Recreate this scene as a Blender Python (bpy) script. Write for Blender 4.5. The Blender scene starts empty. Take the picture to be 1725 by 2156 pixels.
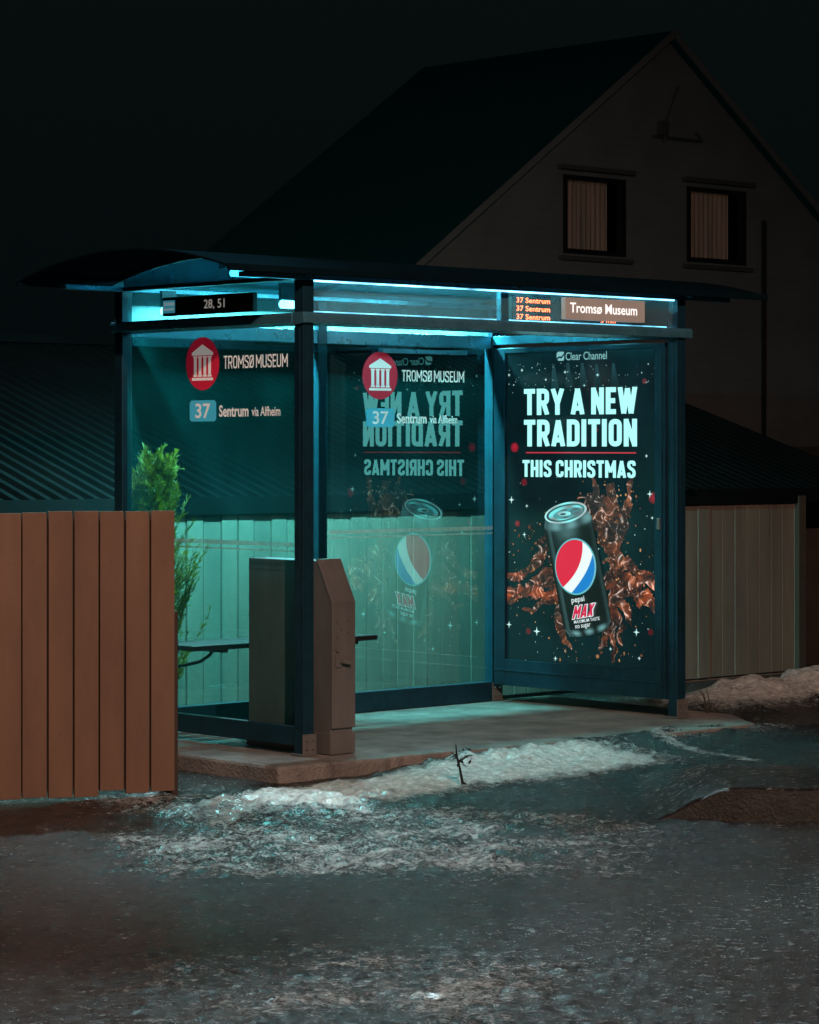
import bpy, math, random
import numpy as np
from mathutils import Matrix, Vector, noise as mn

random.seed(7); rng=np.random.RandomState(7)
sc=bpy.context.scene
COL=sc.collection
ANG=math.radians(43.0)
P0=Vector((-0.551,14.4,0))          # foot of the front post nearest the viewer
F=Vector((math.cos(ANG),math.sin(ANG),0)); S=Vector((-math.sin(ANG),math.cos(ANG),0))
def W(u,v,z=0): return P0+F*u+S*v+Vector((0,0,z))
L=2.93; D=1.56

# ---------------------------------------------------------------- materials
def newmat(name):
    m=bpy.data.materials.new(name); m.use_nodes=True
    nt=m.node_tree; nt.nodes.clear()
    out=nt.nodes.new('ShaderNodeOutputMaterial')
    return m,nt,out
def noise(nt,scale,detail=5,rough=.6,vec=None,dist=0):
    n=nt.nodes.new('ShaderNodeTexNoise'); n.inputs['Scale'].default_value=scale
    n.inputs['Detail'].default_value=detail; n.inputs['Roughness'].default_value=rough
    n.inputs['Distortion'].default_value=dist
    if vec is not None: nt.links.new(vec,n.inputs['Vector'])
    return n.outputs['Fac']
def coords(nt,scale=(1,1,1),rot=(0,0,0)):
    t=nt.nodes.new('ShaderNodeTexCoord'); mr=nt.nodes.new('ShaderNodeMapping'); mp=nt.nodes.new('ShaderNodeMapping')
    mr.inputs['Rotation'].default_value=rot; mp.inputs['Scale'].default_value=scale
    nt.links.new(t.outputs['Object'],mr.inputs['Vector']); nt.links.new(mr.outputs['Vector'],mp.inputs['Vector']); return mp.outputs['Vector']
def ramp(nt,fac,stops):
    r=nt.nodes.new('ShaderNodeValToRGB'); e=r.color_ramp.elements
    while len(e)<len(stops): e.new(.5)
    for i,(p,c) in enumerate(stops):
        e[i].position=p; e[i].color=(*c,1) if len(c)==3 else c
    nt.links.new(fac,r.inputs['Fac']); return r.outputs['Color']
def mrange(nt,fac,a,b,c=0,d=1):
    r=nt.nodes.new('ShaderNodeMapRange'); nt.links.new(fac,r.inputs['Value'])
    for k,v in zip(('From Min','From Max','To Min','To Max'),(a,b,c,d)): r.inputs[k].default_value=v
    return r.outputs['Result']
def math2(nt,op,a,b):
    m=nt.nodes.new('ShaderNodeMath'); m.operation=op
    for i,x in enumerate((a,b)):
        if isinstance(x,(int,float)): m.inputs[i].default_value=x
        else: nt.links.new(x,m.inputs[i])
    return m.outputs[0]
def mixc(nt,fac,a,b):
    m=nt.nodes.new('ShaderNodeMix'); m.data_type='RGBA'
    if isinstance(fac,(int,float)): m.inputs[0].default_value=fac
    else: nt.links.new(fac,m.inputs[0])
    for i,x in ((6,a),(7,b)):
        if isinstance(x,tuple): m.inputs[i].default_value=(*x,1)
        else: nt.links.new(x,m.inputs[i])
    return m.outputs[2]
def bump(nt,h,strength=.3,dist=.01,normal=None):
    b=nt.nodes.new('ShaderNodeBump'); b.inputs['Strength'].default_value=strength; b.inputs['Distance'].default_value=dist
    nt.links.new(h,b.inputs['Height'])
    if normal is not None: nt.links.new(normal,b.inputs['Normal'])
    return b.outputs['Normal']
def surf(name,c1,c2=None,scale=6,rough=.6,rough2=None,metal=0,bstr=.15,bdist=.005,bscale=40,stretch=(1,1,1),detail=6,spec=.5,glow=None):
    m,nt,out=newmat(name); b=nt.nodes.new('ShaderNodeBsdfPrincipled')
    vec=coords(nt,stretch)
    f=noise(nt,scale,detail,.65,vec)
    c2=c2 or tuple(x*.7 for x in c1)
    nt.links.new(ramp(nt,f,[(.3,c2),(.7,c1)]),b.inputs['Base Color'])
    f2=noise(nt,bscale,4,.6,vec)
    nt.links.new(mrange(nt,f,.3,.7,rough,rough2 if rough2 is not None else rough*.8),b.inputs['Roughness'])
    b.inputs['Metallic'].default_value=metal; b.inputs['Specular IOR Level'].default_value=spec
    if glow: b.inputs['Emission Color'].default_value=(*glow,1); b.inputs['Emission Strength'].default_value=1
    nt.links.new(bump(nt,f2,bstr,bdist),b.inputs['Normal'])
    nt.links.new(b.outputs[0],out.inputs[0]); return m
def emis(name,col,strength,base=(.02,.02,.02),var=0.12,scale=8):
    m,nt,out=newmat(name); b=nt.nodes.new('ShaderNodeBsdfPrincipled')
    b.inputs['Base Color'].default_value=(*base,1); b.inputs['Roughness'].default_value=.3
    f=noise(nt,scale,3,.5,coords(nt))
    c=ramp(nt,f,[(.3,tuple(x*(1-var) for x in col)),(.7,col)])
    nt.links.new(c,b.inputs['Emission Color']); b.inputs['Emission Strength'].default_value=strength
    nt.links.new(b.outputs[0],out.inputs[0]); return m

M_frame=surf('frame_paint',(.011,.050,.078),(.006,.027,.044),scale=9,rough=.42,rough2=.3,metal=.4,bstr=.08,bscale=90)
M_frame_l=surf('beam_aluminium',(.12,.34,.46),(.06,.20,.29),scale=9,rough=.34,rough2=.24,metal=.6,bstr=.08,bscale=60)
M_roof=surf('roof_sheet',(.003,.010,.014),(.002,.007,.010),scale=3,rough=1,bstr=0,spec=0)
M_steel=surf('cabinet_steel',(.155,.143,.138),(.090,.083,.080),scale=5,rough=.55,rough2=.42,metal=.25,bstr=.12,bscale=120,stretch=(1,1,.3))
M_black=surf('black_plastic',(.012,.013,.014),rough=.4)
M_concrete=surf('concrete',(.25,.218,.198),(.075,.066,.061),scale=3.6,rough=.85,bstr=1,bscale=55,bdist=.012,detail=14)
M_fence=surf('fence_paint',(.165,.082,.045),(.085,.043,.026),scale=2.2,rough=.75,bstr=.4,bscale=45,bdist=.002,stretch=(1,1,.25))
M_shed=surf('shed_boards',(.145,.108,.087),(.085,.064,.053),scale=2.2,rough=.85,bstr=.35,bscale=30,bdist=.003,stretch=(2,2,.3),spec=.1)
M_shedroof=surf('corrugated_roof',(.0045,.005,.0055),(.003,.0033,.0037),scale=1.6,rough=1,rough2=1,spec=.0)
M_fenced=surf('dark_boards',(.05,.034,.026),(.03,.021,.017),scale=3,rough=.8,spec=.2)
M_houseroof=surf('house_roofing',(.009,.078,.086),(.008,.070,.078),scale=3,rough=1,bstr=0,spec=0)
M_bark=surf('bark',(.09,.06,.04),rough=.9)
M_white=surf('sticker_white_glow',(.85,.82,.8),(.8,.77,.75),rough=.5,bstr=0,glow=(.19,.175,.165))  # glow stands in for lamp light missing on the stickers
M_red=surf('sticker_red_glow',(.62,.02,.05),(.55,.018,.045),rough=.5,bstr=0,glow=(.12,.003,.01))  # painted glow here too, the emblem is no lamp
M_blue=surf('sticker_blue_glow',(.05,.38,.5),(.045,.33,.45),rough=.5,bstr=0,glow=(.02,.14,.19))  # blue plates also brightened by an added glow, not by a lamp
M_grey=emis('sign_face',(.21,.145,.115),1,base=(.12,.1,.09))
M_trim=surf('trim_wood',(.09,.085,.08),rough=.7)
M_dark=surf('dark_room',(.008,.008,.008),rough=.9)
M_tube=emis('tube_light',(.26,1,1),38,var=0.02)
M_glint=emis('lamp_lens',(.12,.85,1),12,var=.3,scale=20)
M_strip=emis('light_strip',(.22,.70,1),5.5,var=.92,scale=3.5)
M_letter=emis('poster_lettering',(.42,.97,.94),1.15,var=.04)
M_letter2=emis('poster_lettering_dim',(.25,.55,.55),.9)
M_redline=emis('poster_red',(.7,.03,.06),.8)
M_led=emis('led_orange',(1,.16,.05),9)
M_signtxt=emis('sign_letter_white',(1,.9,.86),1.3,var=.02)
M_sign28=emis('sign_letter_dim',(.55,.5,.45),.45,var=.02)

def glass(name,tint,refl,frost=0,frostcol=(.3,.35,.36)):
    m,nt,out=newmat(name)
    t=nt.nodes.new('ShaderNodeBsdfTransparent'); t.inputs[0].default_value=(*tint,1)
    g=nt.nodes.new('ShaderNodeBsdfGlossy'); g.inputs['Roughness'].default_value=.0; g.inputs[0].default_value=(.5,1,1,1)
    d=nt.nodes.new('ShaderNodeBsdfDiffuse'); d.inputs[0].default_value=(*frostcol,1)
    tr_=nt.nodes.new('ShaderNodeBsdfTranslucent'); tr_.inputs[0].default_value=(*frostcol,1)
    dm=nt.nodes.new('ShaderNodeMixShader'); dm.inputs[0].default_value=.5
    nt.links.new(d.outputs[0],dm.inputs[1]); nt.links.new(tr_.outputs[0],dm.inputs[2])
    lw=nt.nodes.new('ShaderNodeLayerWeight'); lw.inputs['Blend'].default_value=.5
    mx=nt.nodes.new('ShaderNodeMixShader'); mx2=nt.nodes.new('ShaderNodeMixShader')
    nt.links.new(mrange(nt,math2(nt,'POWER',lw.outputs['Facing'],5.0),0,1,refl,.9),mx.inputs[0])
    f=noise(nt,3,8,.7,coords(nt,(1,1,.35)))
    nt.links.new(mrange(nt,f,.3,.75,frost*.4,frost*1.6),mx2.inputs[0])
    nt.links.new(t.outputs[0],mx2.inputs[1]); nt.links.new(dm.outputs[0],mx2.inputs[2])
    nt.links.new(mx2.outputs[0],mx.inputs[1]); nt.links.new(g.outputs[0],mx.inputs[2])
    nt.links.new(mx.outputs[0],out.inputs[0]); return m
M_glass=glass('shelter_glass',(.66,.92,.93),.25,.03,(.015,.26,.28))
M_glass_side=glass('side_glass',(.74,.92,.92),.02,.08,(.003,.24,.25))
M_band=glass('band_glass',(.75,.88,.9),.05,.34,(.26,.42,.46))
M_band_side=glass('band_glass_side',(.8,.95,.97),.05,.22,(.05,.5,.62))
M_gable=glass('gable_glass',(.03,.12,.17),.02,.4,(.010,.075,.115))
M_stripe=glass('glass_stripe',(.75,.8,.8),.0,.4,(.6,.5,.45))

def vcol_mat(name,strength):
    m,nt,out=newmat(name); b=nt.nodes.new('ShaderNodeBsdfPrincipled')
    a=nt.nodes.new('ShaderNodeAttribute'); a.attribute_name='Col'
    b.inputs['Base Color'].default_value=(.01,.01,.01,1); b.inputs['Roughness'].default_value=.3
    nt.links.new(a.outputs['Color'],b.inputs['Emission Color']); b.inputs['Emission Strength'].default_value=strength
    nt.links.new(b.outputs[0],out.inputs[0]); return m
M_art=vcol_mat('poster_print',1.0)

# ---------------------------------------------------------------- mesh builder
class MB:
    def __init__(s): s.v=[]; s.f=[]; s.c=[]
    def add(s,vs,fs,M=None,col=None):
        o=len(s.v)
        for i,p in enumerate(vs):
            p=Vector(p) if len(p)==3 else Vector((p[0],p[1],0))
            s.v.append(tuple(M@p) if M is not None else tuple(p))
            s.c.append((1,1,1,1) if col is None else ((*col[i],1) if isinstance(col,list) else (*col,1)))
        s.f+= [tuple(o+i for i in f) for f in fs]; return s
    def box(s,x0,x1,y0,y1,z0,z1,M=None):
        return s.add([(x0,y0,z0),(x1,y0,z0),(x1,y1,z0),(x0,y1,z0),(x0,y0,z1),(x1,y0,z1),(x1,y1,z1),(x0,y1,z1)],
          [(0,3,2,1),(4,5,6,7),(0,1,5,4),(1,2,6,5),(2,3,7,6),(3,0,4,7)],M)
    def prism(s,prof,axis,a,b,M=None):
        n=len(prof); vs=[]
        for t in (a,b):
            for p,q in prof: vs.append({'x':(t,p,q),'y':(p,t,q),'z':(p,q,t)}[axis])
        return s.add(vs,[tuple(range(n)),tuple(range(2*n-1,n-1,-1))]+[(i,i+n,(i+1)%n+n,(i+1)%n) for i in range(n)],M)
    def tube(s,pts,rad,n=8,M=None):
        pts=[Vector(p) for p in pts]; vs=[];fs=[]
        if isinstance(rad,(int,float)): rad=[rad]*len(pts)
        for i,p in enumerate(pts):
            d=(pts[min(i+1,len(pts)-1)]-pts[max(i-1,0)]).normalized()
            a=d.cross(Vector((0,0,1)) if abs(d.z)<.9 else Vector((1,0,0))).normalized(); b=d.cross(a)
            for k in range(n):
                t=2*math.pi*k/n; vs.append(tuple(p+(a*math.cos(t)+b*math.sin(t))*rad[i]))
        for i in range(len(pts)-1):
            for k in range(n): fs.append((i*n+k,i*n+(k+1)%n,(i+1)*n+(k+1)%n,(i+1)*n+k))
        fs.append(tuple(range(n))[::-1]); fs.append(tuple(range((len(pts)-1)*n,len(pts)*n)))
        return s.add(vs,fs,M)
    def disc(s,cx,cy,rx,ry,n=40,z=0,M=None,col=None):
        return s.add([(cx+rx*math.cos(2*math.pi*i/n),cy+ry*math.sin(2*math.pi*i/n),z) for i in range(n)],[tuple(range(n))],M,col)
    def build(s,name,mat,parent=None,label=None,smooth=False,bevel=0,colors=False):
        me=bpy.data.meshes.new(name); me.from_pydata(s.v,[],s.f); me.update()
        ob=bpy.data.objects.new(name,me); COL.objects.link(ob)
        if mat: me.materials.append(mat)
        if parent: ob.parent=parent
        if label: ob['label']=label
        if smooth:
            for p in me.polygons: p.use_smooth=True
        if colors:
            a=me.color_attributes.new('Col','FLOAT_COLOR','POINT')
            a.data.foreach_set('color',np.array(s.c,dtype=np.float32).ravel())
        if bevel:
            b=ob.modifiers.new('bevel','BEVEL'); b.width=bevel; b.segments=2; b.limit_method='ANGLE'
        return ob
def root(name,label,cat,loc,rot=0,group=None):
    e=bpy.data.objects.new(name,None); COL.objects.link(e); e.location=loc; e.rotation_euler=(0,0,rot)
    e.empty_display_size=.2; e['label']=label; e['category']=cat
    if group: e['group']=group
    return e

_tc={}
def text_geo(body,bold=0.0,space=1.0):
    k=(body,bold,space)
    if k in _tc: return _tc[k]
    cu=bpy.data.curves.new('tmp','FONT'); cu.body=body; cu.offset=bold; cu.resolution_u=4; cu.space_character=space
    ob=bpy.data.objects.new('tmp',cu); COL.objects.link(ob); bpy.context.view_layer.update()
    dg=bpy.context.evaluated_depsgraph_get(); me=bpy.data.meshes.new_from_object(ob.evaluated_get(dg))
    v=np.array([x.co[:2] for x in me.vertices]); f=[tuple(p.vertices) for p in me.polygons]
    bpy.data.objects.remove(ob); bpy.data.curves.remove(cu); bpy.data.meshes.remove(me)
    v=(v-v.min(0))/(v.max(0)-v.min(0)); _tc[k]=(v,f); return v,f
def text(mb,body,x0,x1,y0,y1,M,z=0,bold=0,shear=0,rot=0,space=1.0,col=None):
    v,f=text_geo(body,bold,space)
    pts=[]
    for a,b in v:
        x=x0+a*(x1-x0)+shear*(b*(y1-y0)); y=y0+b*(y1-y0)
        if rot:
            cx,cy=(x0+x1)/2,(y0+y1)/2; dx,dy=x-cx,y-cy
            x=cx+dx*math.cos(rot)-dy*math.sin(rot); y=cy+dx*math.sin(rot)+dy*math.cos(rot)
        pts.append((x,y,z))
    mb.add(pts,f,M,col)
# block capitals built from strokes
def rounded(pts,r,closed=False,n=6):
    out=[]; N_=len(pts)
    for i,p in enumerate(pts):
        if not closed and i in(0,N_-1): out.append(p); continue
        a=Vector(pts[i-1]); b=Vector(p); c_=Vector(pts[(i+1)%N_])
        d1=(a-b); d2=(c_-b); rr=min(r,d1.length*.499,d2.length*.499)
        s_=b+d1.normalized()*rr; e_=b+d2.normalized()*rr
        for k in range(n+1):
            t=k/n; q=s_*(1-t)**2+b*2*t*(1-t)+e_*t*t; out.append((q.x,q.y))
    return out
def glyph(ch,T_):
    H_=T_/2; w=.50
    if ch in 'EF': w=.40
    if ch=='I': w=T_
    if ch=='W': w=.74
    if ch=='M': w=.66
    if ch in 'AY': w=.54
    if ch=='T': w=.46
    if T_<.16:
        w*=1.18
    x0,x1,y0,y1=H_,w-H_,H_,1-H_; st=[]
    V=lambda x,a=0,b=1:((x,a),(x,b))
    if ch=='T': st=[((0,y1),(w,y1)),V(w/2)]
    elif ch=='I': st=[V(w/2)]
    elif ch=='H': st=[V(x0),V(x1),((x0,.5),(x1,.5))]
    elif ch=='E': st=[V(x0),((x0,y1),(w,y1)),((x0,.5),(w-.03,.5)),((x0,y0),(w,y0))]
    elif ch=='N': st=[V(x0),V(x1),((x0,.93),(x1,.07))]
    elif ch=='X': st=[((x0-.01,0),(x1+.01,1)),((x0-.01,1),(x1+.01,0))]
    elif ch=='U': st=[('o',rounded([(x0,1),(x0,y0),(x1,y0),(x1,1)],.2))]
    elif ch=='M': st=[V(x0),V(x1),((x0,.95),(w/2,.32)),((x1,.95),(w/2,.32))]
    elif ch=='W': st=[((x0-.01,1),(.23,.02)),((.23,.02),(.37,.95)),((.37,.95),(.51,.02)),((x1+.01,1),(.51,.02))]
    elif ch=='A': st=[((x0-.01,0),(w/2,.97)),((x1+.01,0),(w/2,.97)),((.14,.24),(w-.14,.24))]
    elif ch=='Y': st=[((x0-.01,1),(w/2,.42)),((x1+.01,1),(w/2,.42)),V(w/2,0,.46)]
    elif ch in 'OØ': 
        st=[('c',rounded([(x0,y0),(x1,y0),(x1,y1),(x0,y1)],.24 if T_<.16 else .17,True))]
        if ch=='Ø': st.append(((.02,.02),(w-.02,.98)))
    elif ch=='D': st=[V(x0),('o',rounded([(x0,y0),(x1,y0),(x1,y1),(x0,y1)],.17))]
    elif ch=='R': st=[V(x0),('o',rounded([(x0,.46),(x1,.46),(x1,y1),(x0,y1)],.15)),((w*.54,.46),(x1+.015,0))]
    elif ch=='C': st=[('o',rounded([(x1,.34),(x1,y0),(x0,y0),(x0,y1),(x1,y1),(x1,.66)],.17))]
    elif ch=='S': st=[('o',rounded([(x0,.30),(x0,y0),(x1,y0),(x1,.44),(x0,.60),(x0,y1),(x1,y1),(x1,.70)],.15))]
    return w,st
def stroke(pts,closed,H_):
    n=len(pts); P=[Vector(p) for p in pts]; vs=[]
    for i in range(n):
        a=P[i-1] if (i>0 or closed) else None; b=P[(i+1)%n] if (i<n-1 or closed) else None
        d1=(P[i]-a).normalized() if a is not None and (P[i]-a).length>1e-6 else None
        d2=(b-P[i]).normalized() if b is not None and (b-P[i]).length>1e-6 else None
        if d1 is None: d1=d2
        if d2 is None: d2=d1
        nn=Vector((-(d1.y+d2.y),d1.x+d2.x)).normalized(); k=1/max(.4,nn.dot(Vector((-d1.y,d1.x))))
        vs+= [P[i]+nn*H_*k,P[i]-nn*H_*k]
    m=n if closed else n-1
    return [(v.x,min(1,max(0,v.y))) for v in vs],[(2*i,2*i+1,(2*i+3)%(2*n),(2*i+2)%(2*n)) for i in range(m)]
def block(mb,body,x0,x1,y0,y1,M,z,T_=.185,gap=.075,shear=0,slope=0,col=None):
    adv=[];x=0
    for ch in body:
        if ch==' ': x+=.20; continue
        w_,st=glyph(ch,T_); adv.append((x,st)); x+=w_+gap
    tot=x-gap; sx=(x1-x0)/tot; k=0
    for xo,st in adv:
        for s_ in st:
            if s_[0] in('c','o'): v,f=stroke(s_[1],s_[0]=='c',T_/2)
            else: v,f=stroke(s_,False,T_/2)
            k+=1
            mb.add([(x0+(xo+a)*sx+shear*b*(y1-y0),y0+b*(y1-y0)+slope*(xo+a)*sx,z+.00003*(k%5)) for a,b in v],f,M,col)
def plane_side(u,v0):   # viewed from -u ; x runs towards the road
    return Matrix(((0,0,-1,u),(-1,0,0,v0),(0,1,0,0),(0,0,0,1)))
def plane_front(u0,v):  # viewed from -v
    return Matrix(((1,0,0,u0),(0,0,-1,v),(0,1,0,0),(0,0,0,1)))

# ---------------------------------------------------------------- world and camera
w=bpy.data.worlds.new("World"); sc.world=w; w.use_nodes=True
nt=w.node_tree; bg=nt.nodes['Background']
tc=nt.nodes.new('ShaderNodeTexCoord'); sp=nt.nodes.new('ShaderNodeSeparateXYZ'); nt.links.new(tc.outputs['Generated'],sp.inputs[0])
c=ramp(nt,sp.outputs['Z'],[(0,(.0012,.0030,.0032)),(.16,(.0022,.0038,.0040)),(.6,(.0035,.006,.0066))])
nt.links.new(c,bg.inputs[0]); bg.inputs[1].default_value=1.0
cam=bpy.data.cameras.new('camera'); co=bpy.data.objects.new('camera',cam); COL.objects.link(co); sc.camera=co
co.location=(0,0,1.614); co.rotation_euler=(math.radians(90),0,0)
cam.sensor_width=36; cam.lens=36*5800/2156; cam.shift_y=-137/2156; cam.clip_end=3000; cam.clip_start=.1
sc.view_settings.view_transform='Standard'; sc.view_settings.look='None'; sc.view_settings.exposure=0

# ---------------------------------------------------------------- ground
def sm(a,b,x):
    t=min(1,max(0,(x-a)/(b-a))); return t*t*(3-2*t)
def seg(px,py,ax,ay,bx,by):
    dx,dy=bx-ax,by-ay; t=max(0,min(1,((px-ax)*dx+(py-ay)*dy)/(dx*dx+dy*dy)))
    return math.hypot(px-ax-t*dx,py-ay-t*dy)
def ground_hm(x,y):
    rx,ry=x-P0.x,y-P0.y; u=rx*F.x+ry*F.y; v=rx*S.x+ry*S.y
    if abs(x)>9 or y>26 or y<4: return (-.12 if v>1.7 else -.085),0.0
    n1=mn.fractal(Vector((x*1.1,y*1.1,3)),1,2,5); n2=mn.fractal(Vector((x*7,y*7,9)),.7,2.1,4)
    n3=mn.fractal(Vector((x*2.6,y*2.2,5)),.9,2,4)
    base=-.085-.04*sm(1.7,2.2,v)
    m=.16+.12*n3; h=0.
    cv=-.84+.12*u*.5 if u<2 else -.74
    dist=abs(v-cv+n1*.2)
    b=math.exp(-(dist/.40)**4)*sm(-2.1,-.8,u)*(1-sm(1.3,2.4,u))
    m=max(m,b*(1.10+.3*n3)); h+=b*(.026+.02*n1+.016*n2)
    q=math.exp(-((v+.45)/.20)**2)*sm(.0,.8,u)*(1-sm(3.2,4.0,u)); h+=q*max(0,.070+.04*n1+.015*n2); m=max(m,q*(.42+.5*n3))
    lump=max(0,mn.noise(Vector((x*3.1,y*3.1,1)))) + .5*max(0,mn.noise(Vector((x*8,y*8,4))))
    q=math.exp(-(((u-5.1)/1.2)**2+((v-.85+n1*.1)/.42)**2)); h+=q*(.15+.16*lump+.015*n2); m=max(m,min(.92,q*1.8))
    q=math.exp(-(((u-4.7)/.6)**2+((v+.22+n1*.1)/.17)**2)**2); h+=q*(.04+.05*lump); m=max(m,q)
    q=math.exp(-(seg(x,y,1.25,15.8,1.85,14.9)/.09)**2); m=max(m,q*.8); h+=.006*q
    q=sm(10.5,11.2,y)*(1-sm(12.8,13.6,y+.35*x))*sm(-1.9,-.8,x+.5*n1)*(1-sm(.2,1.8,x)); m=max(m,(.64+.26*n3+.15*n1)*q); h+=q*.020*n2
    q=(1-sm(8.9,9.9,y+.4*n1))*sm(7.6,8.5,y)*sm(-1.6,-.4,x+.3*n1)*(1-sm(.3,1.3,x)); m=max(m,(.46+.26*n3)*q); h+=q*.008*n2
    if v<-.2 : h+=.006*n2+.012*n1
    return base+h,max(0,min(1.2,m))
def axis(lo,hi,step,far):
    a=list(np.arange(lo,hi,step)); s=step; p=lo; left=[]
    while p>-far: s*=1.5; p-=s; left.append(p)
    s=step; p=a[-1]; right=[]
    while p<far: s*=1.5; p+=s; right.append(p)
    return left[::-1]+a+right
xs=axis(-2.6,3.6,.022,900); ys=axis(7.2,19.5,.030,900)
gv=[];gm=[]
for y in ys:
    for x in xs:
        z,m=ground_hm(x,y); gv.append((x,y,z)); gm.append(m)
nx=len(xs); gf=[(j*nx+i,j*nx+i+1,(j+1)*nx+i+1,(j+1)*nx+i) for j in range(len(ys)-1) for i in range(nx-1)]
me=bpy.data.meshes.new('ground'); me.from_pydata(gv,[],gf); me.update()
at=me.attributes.new('snow','FLOAT','POINT'); at.data.foreach_set('value',np.array(gm,dtype=np.float32))
for p in me.polygons: p.use_smooth=True
ground=bpy.data.objects.new('ground',me); COL.objects.link(ground); ground['kind']='structure'
m,nt,out=newmat('icy_asphalt'); me.materials.append(m); M_ground=m
b=nt.nodes.new('ShaderNodeBsdfPrincipled'); nt.links.new(b.outputs[0],out.inputs[0])
a=nt.nodes.new('ShaderNodeAttribute'); a.attribute_name='snow'
vec=coords(nt); vs=coords(nt,(.8,1.3,1),(0,0,-ANG*.5)); vst=coords(nt,(.5,2.2,1),(0,0,-ANG*.42))
nA=noise(nt,2.6,8,.7,vs,.2); nB=noise(nt,22,6,.72,vec); nC=noise(nt,80,4,.65,vec); nD=noise(nt,1.1,3,.5,vec); nE=noise(nt,1.6,5,.6,vst,.3)
s=math2(nt,'ADD',a.outputs['Fac'],math2(nt,'MULTIPLY',math2(nt,'SUBTRACT',nA,.5),.8))
s=math2(nt,'ADD',s,math2(nt,'MULTIPLY',math2(nt,'SUBTRACT',nE,.5),.75))
s=math2(nt,'ADD',s,math2(nt,'MULTIPLY',math2(nt,'SUBTRACT',nB,.5),1.1))
s=math2(nt,'ADD',s,math2(nt,'MULTIPLY',math2(nt,'SUBTRACT',nC,.5),1.8))
fac=mrange(nt,s,.46,.68)
snow=ramp(nt,nB,[(.33,(.11,.118,.122)),(.62,(.40,.415,.42))])
snow=mixc(nt,mrange(nt,a.outputs['Fac'],.75,1.0),snow,ramp(nt,nB,[(.3,(.36,.35,.35)),(.6,(.80,.78,.77))]))
asp=ramp(nt,nC,[(.35,(.006,.007,.008)),(.6,(.016,.016,.017)),(.75,(.06,.06,.06))])
asp=mixc(nt,mrange(nt,nD,.4,.6,0,.5),asp,(.021,.017,.014))
nt.links.new(mixc(nt,fac,asp,snow),b.inputs['Base Color'])
nt.links.new(mrange(nt,nB,.3,.7,.09,.33),b.inputs['Roughness'])
b.inputs['Specular IOR Level'].default_value=.65
hh=math2(nt,'ADD',math2(nt,'MULTIPLY',nC,.6),math2(nt,'ADD',math2(nt,'MULTIPLY',fac,.3),math2(nt,'MULTIPLY',nB,1.5)))
nt.links.new(bump(nt,hh,1.0,.023),b.inputs['Normal'])

mb=MB()
edge=[(-.42,-.30),(.6,-.36),(2.7,-.55),(3.05,-.5),(3.35,-.1),(3.45,D+.02)]
pts=[]
for (a0,b0),(a1,b1) in zip(edge[:-1],edge[1:]):
    k=max(2,int(math.hypot(a1-a0,b1-b0)/.05))
    for t in range(k):
        x=a0+(a1-a0)*t/k; y=b0+(b1-b0)*t/k; pts.append((x,y+.030*mn.noise(Vector((x*3,y*3,2)))+.022*mn.noise(Vector((x*11,y*11,2)))))
pts+= [(3.45,D+.02),(-.42,D+.02)]
mb.prism(pts,'z',-.2,0)
slab=mb.build('pavement',M_concrete,bevel=.016); slab.location=P0; slab.rotation_euler=(0,0,ANG); slab['kind']='structure'

# raised kerb with dropped end
kv=[];kf=[];ux=np.linspace(1.05,9,160); vy=np.linspace(0,1,22)
def kerbh(x,t): 
    return -.10+.175*sm(1.05,1.5,x)*(1-.95*sm(.35,1,t))
for i,x in enumerate(ux):
    y0=12.62-.2*sm(1.05,1.8,x)+.02*(x-1.8); 
    kv.append((x,y0-.012,-.2)); kv.append((x,y0-.004,kerbh(x,0)-.012))
    for t in vy: kv.append((x,y0+t*2.2,kerbh(x,t)+.007*mn.noise(Vector((x*9,t*25,0)))))
n=24
for i in range(len(ux)-1):
    for j in range(n-1): kf.append((i*n+j,(i+1)*n+j,(i+1)*n+j+1,i*n+j+1))
mb=MB(); mb.add(kv,kf); kerb=mb.build('kerb',None,smooth=False); kerb['kind']='structure'
M_kerb=surf('kerb_stone',(.026,.022,.020),(.011,.010,.009),scale=14,rough=.8,bstr=1,bscale=60,bdist=.015,detail=10); kerb.data.materials.append(M_kerb); kerb.data.materials.append(M_ground)
for k,p in enumerate(kerb.data.polygons): p.material_index=0 if k%(n-1)<1 else 1
at=kerb.data.attributes.new('snow','FLOAT','POINT'); at.data.foreach_set('value',np.full(len(kv),.30,dtype=np.float32))

# ---------------------------------------------------------------- bus shelter
sh=root('bus_shelter','glass bus shelter with curved roof, lit from inside at night','bus shelter',P0,ANG)
for (pu,pv) in ((0,0),(L,0),(0,D),(L,D),(L/2,D)):
    mb=MB(); mb.box(pu-.036,pu+.036,pv-.036,pv+.036,.0,2.487)
    if pv==0:
        mb.box(pu-.04,pu-.0365,pv-.012,pv+.012,.15,2.24); mb.box(pu-.012,pu+.012,pv-.04,pv-.0365,.15,2.24)
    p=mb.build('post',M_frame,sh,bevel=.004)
    fb=MB(); fb.box(pu-.05,pu+.05,pv-.05,pv+.05,.002,.012); fb.box(pu-.046,pu+.046,pv-.0465,pv-.038,.012,.115)
    for dx in(-.022,.022):
        for dz in(.04,.085): fb.tube([(pu+dx,pv-.055,dz),(pu+dx,pv-.046,dz)],.008,8)
    fb.build('foot_bracket',M_steel,p,bevel=.002)
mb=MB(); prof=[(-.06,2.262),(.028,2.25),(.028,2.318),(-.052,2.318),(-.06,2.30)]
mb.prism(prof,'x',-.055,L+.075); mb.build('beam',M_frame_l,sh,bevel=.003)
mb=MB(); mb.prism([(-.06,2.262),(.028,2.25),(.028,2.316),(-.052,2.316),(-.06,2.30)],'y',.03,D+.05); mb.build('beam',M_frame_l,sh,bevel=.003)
mb=MB(); mb.box(.03,L-.04,D-.03,D+.03,2.235,2.315); mb.build('beam',M_frame_l,sh,bevel=.003)
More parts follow.
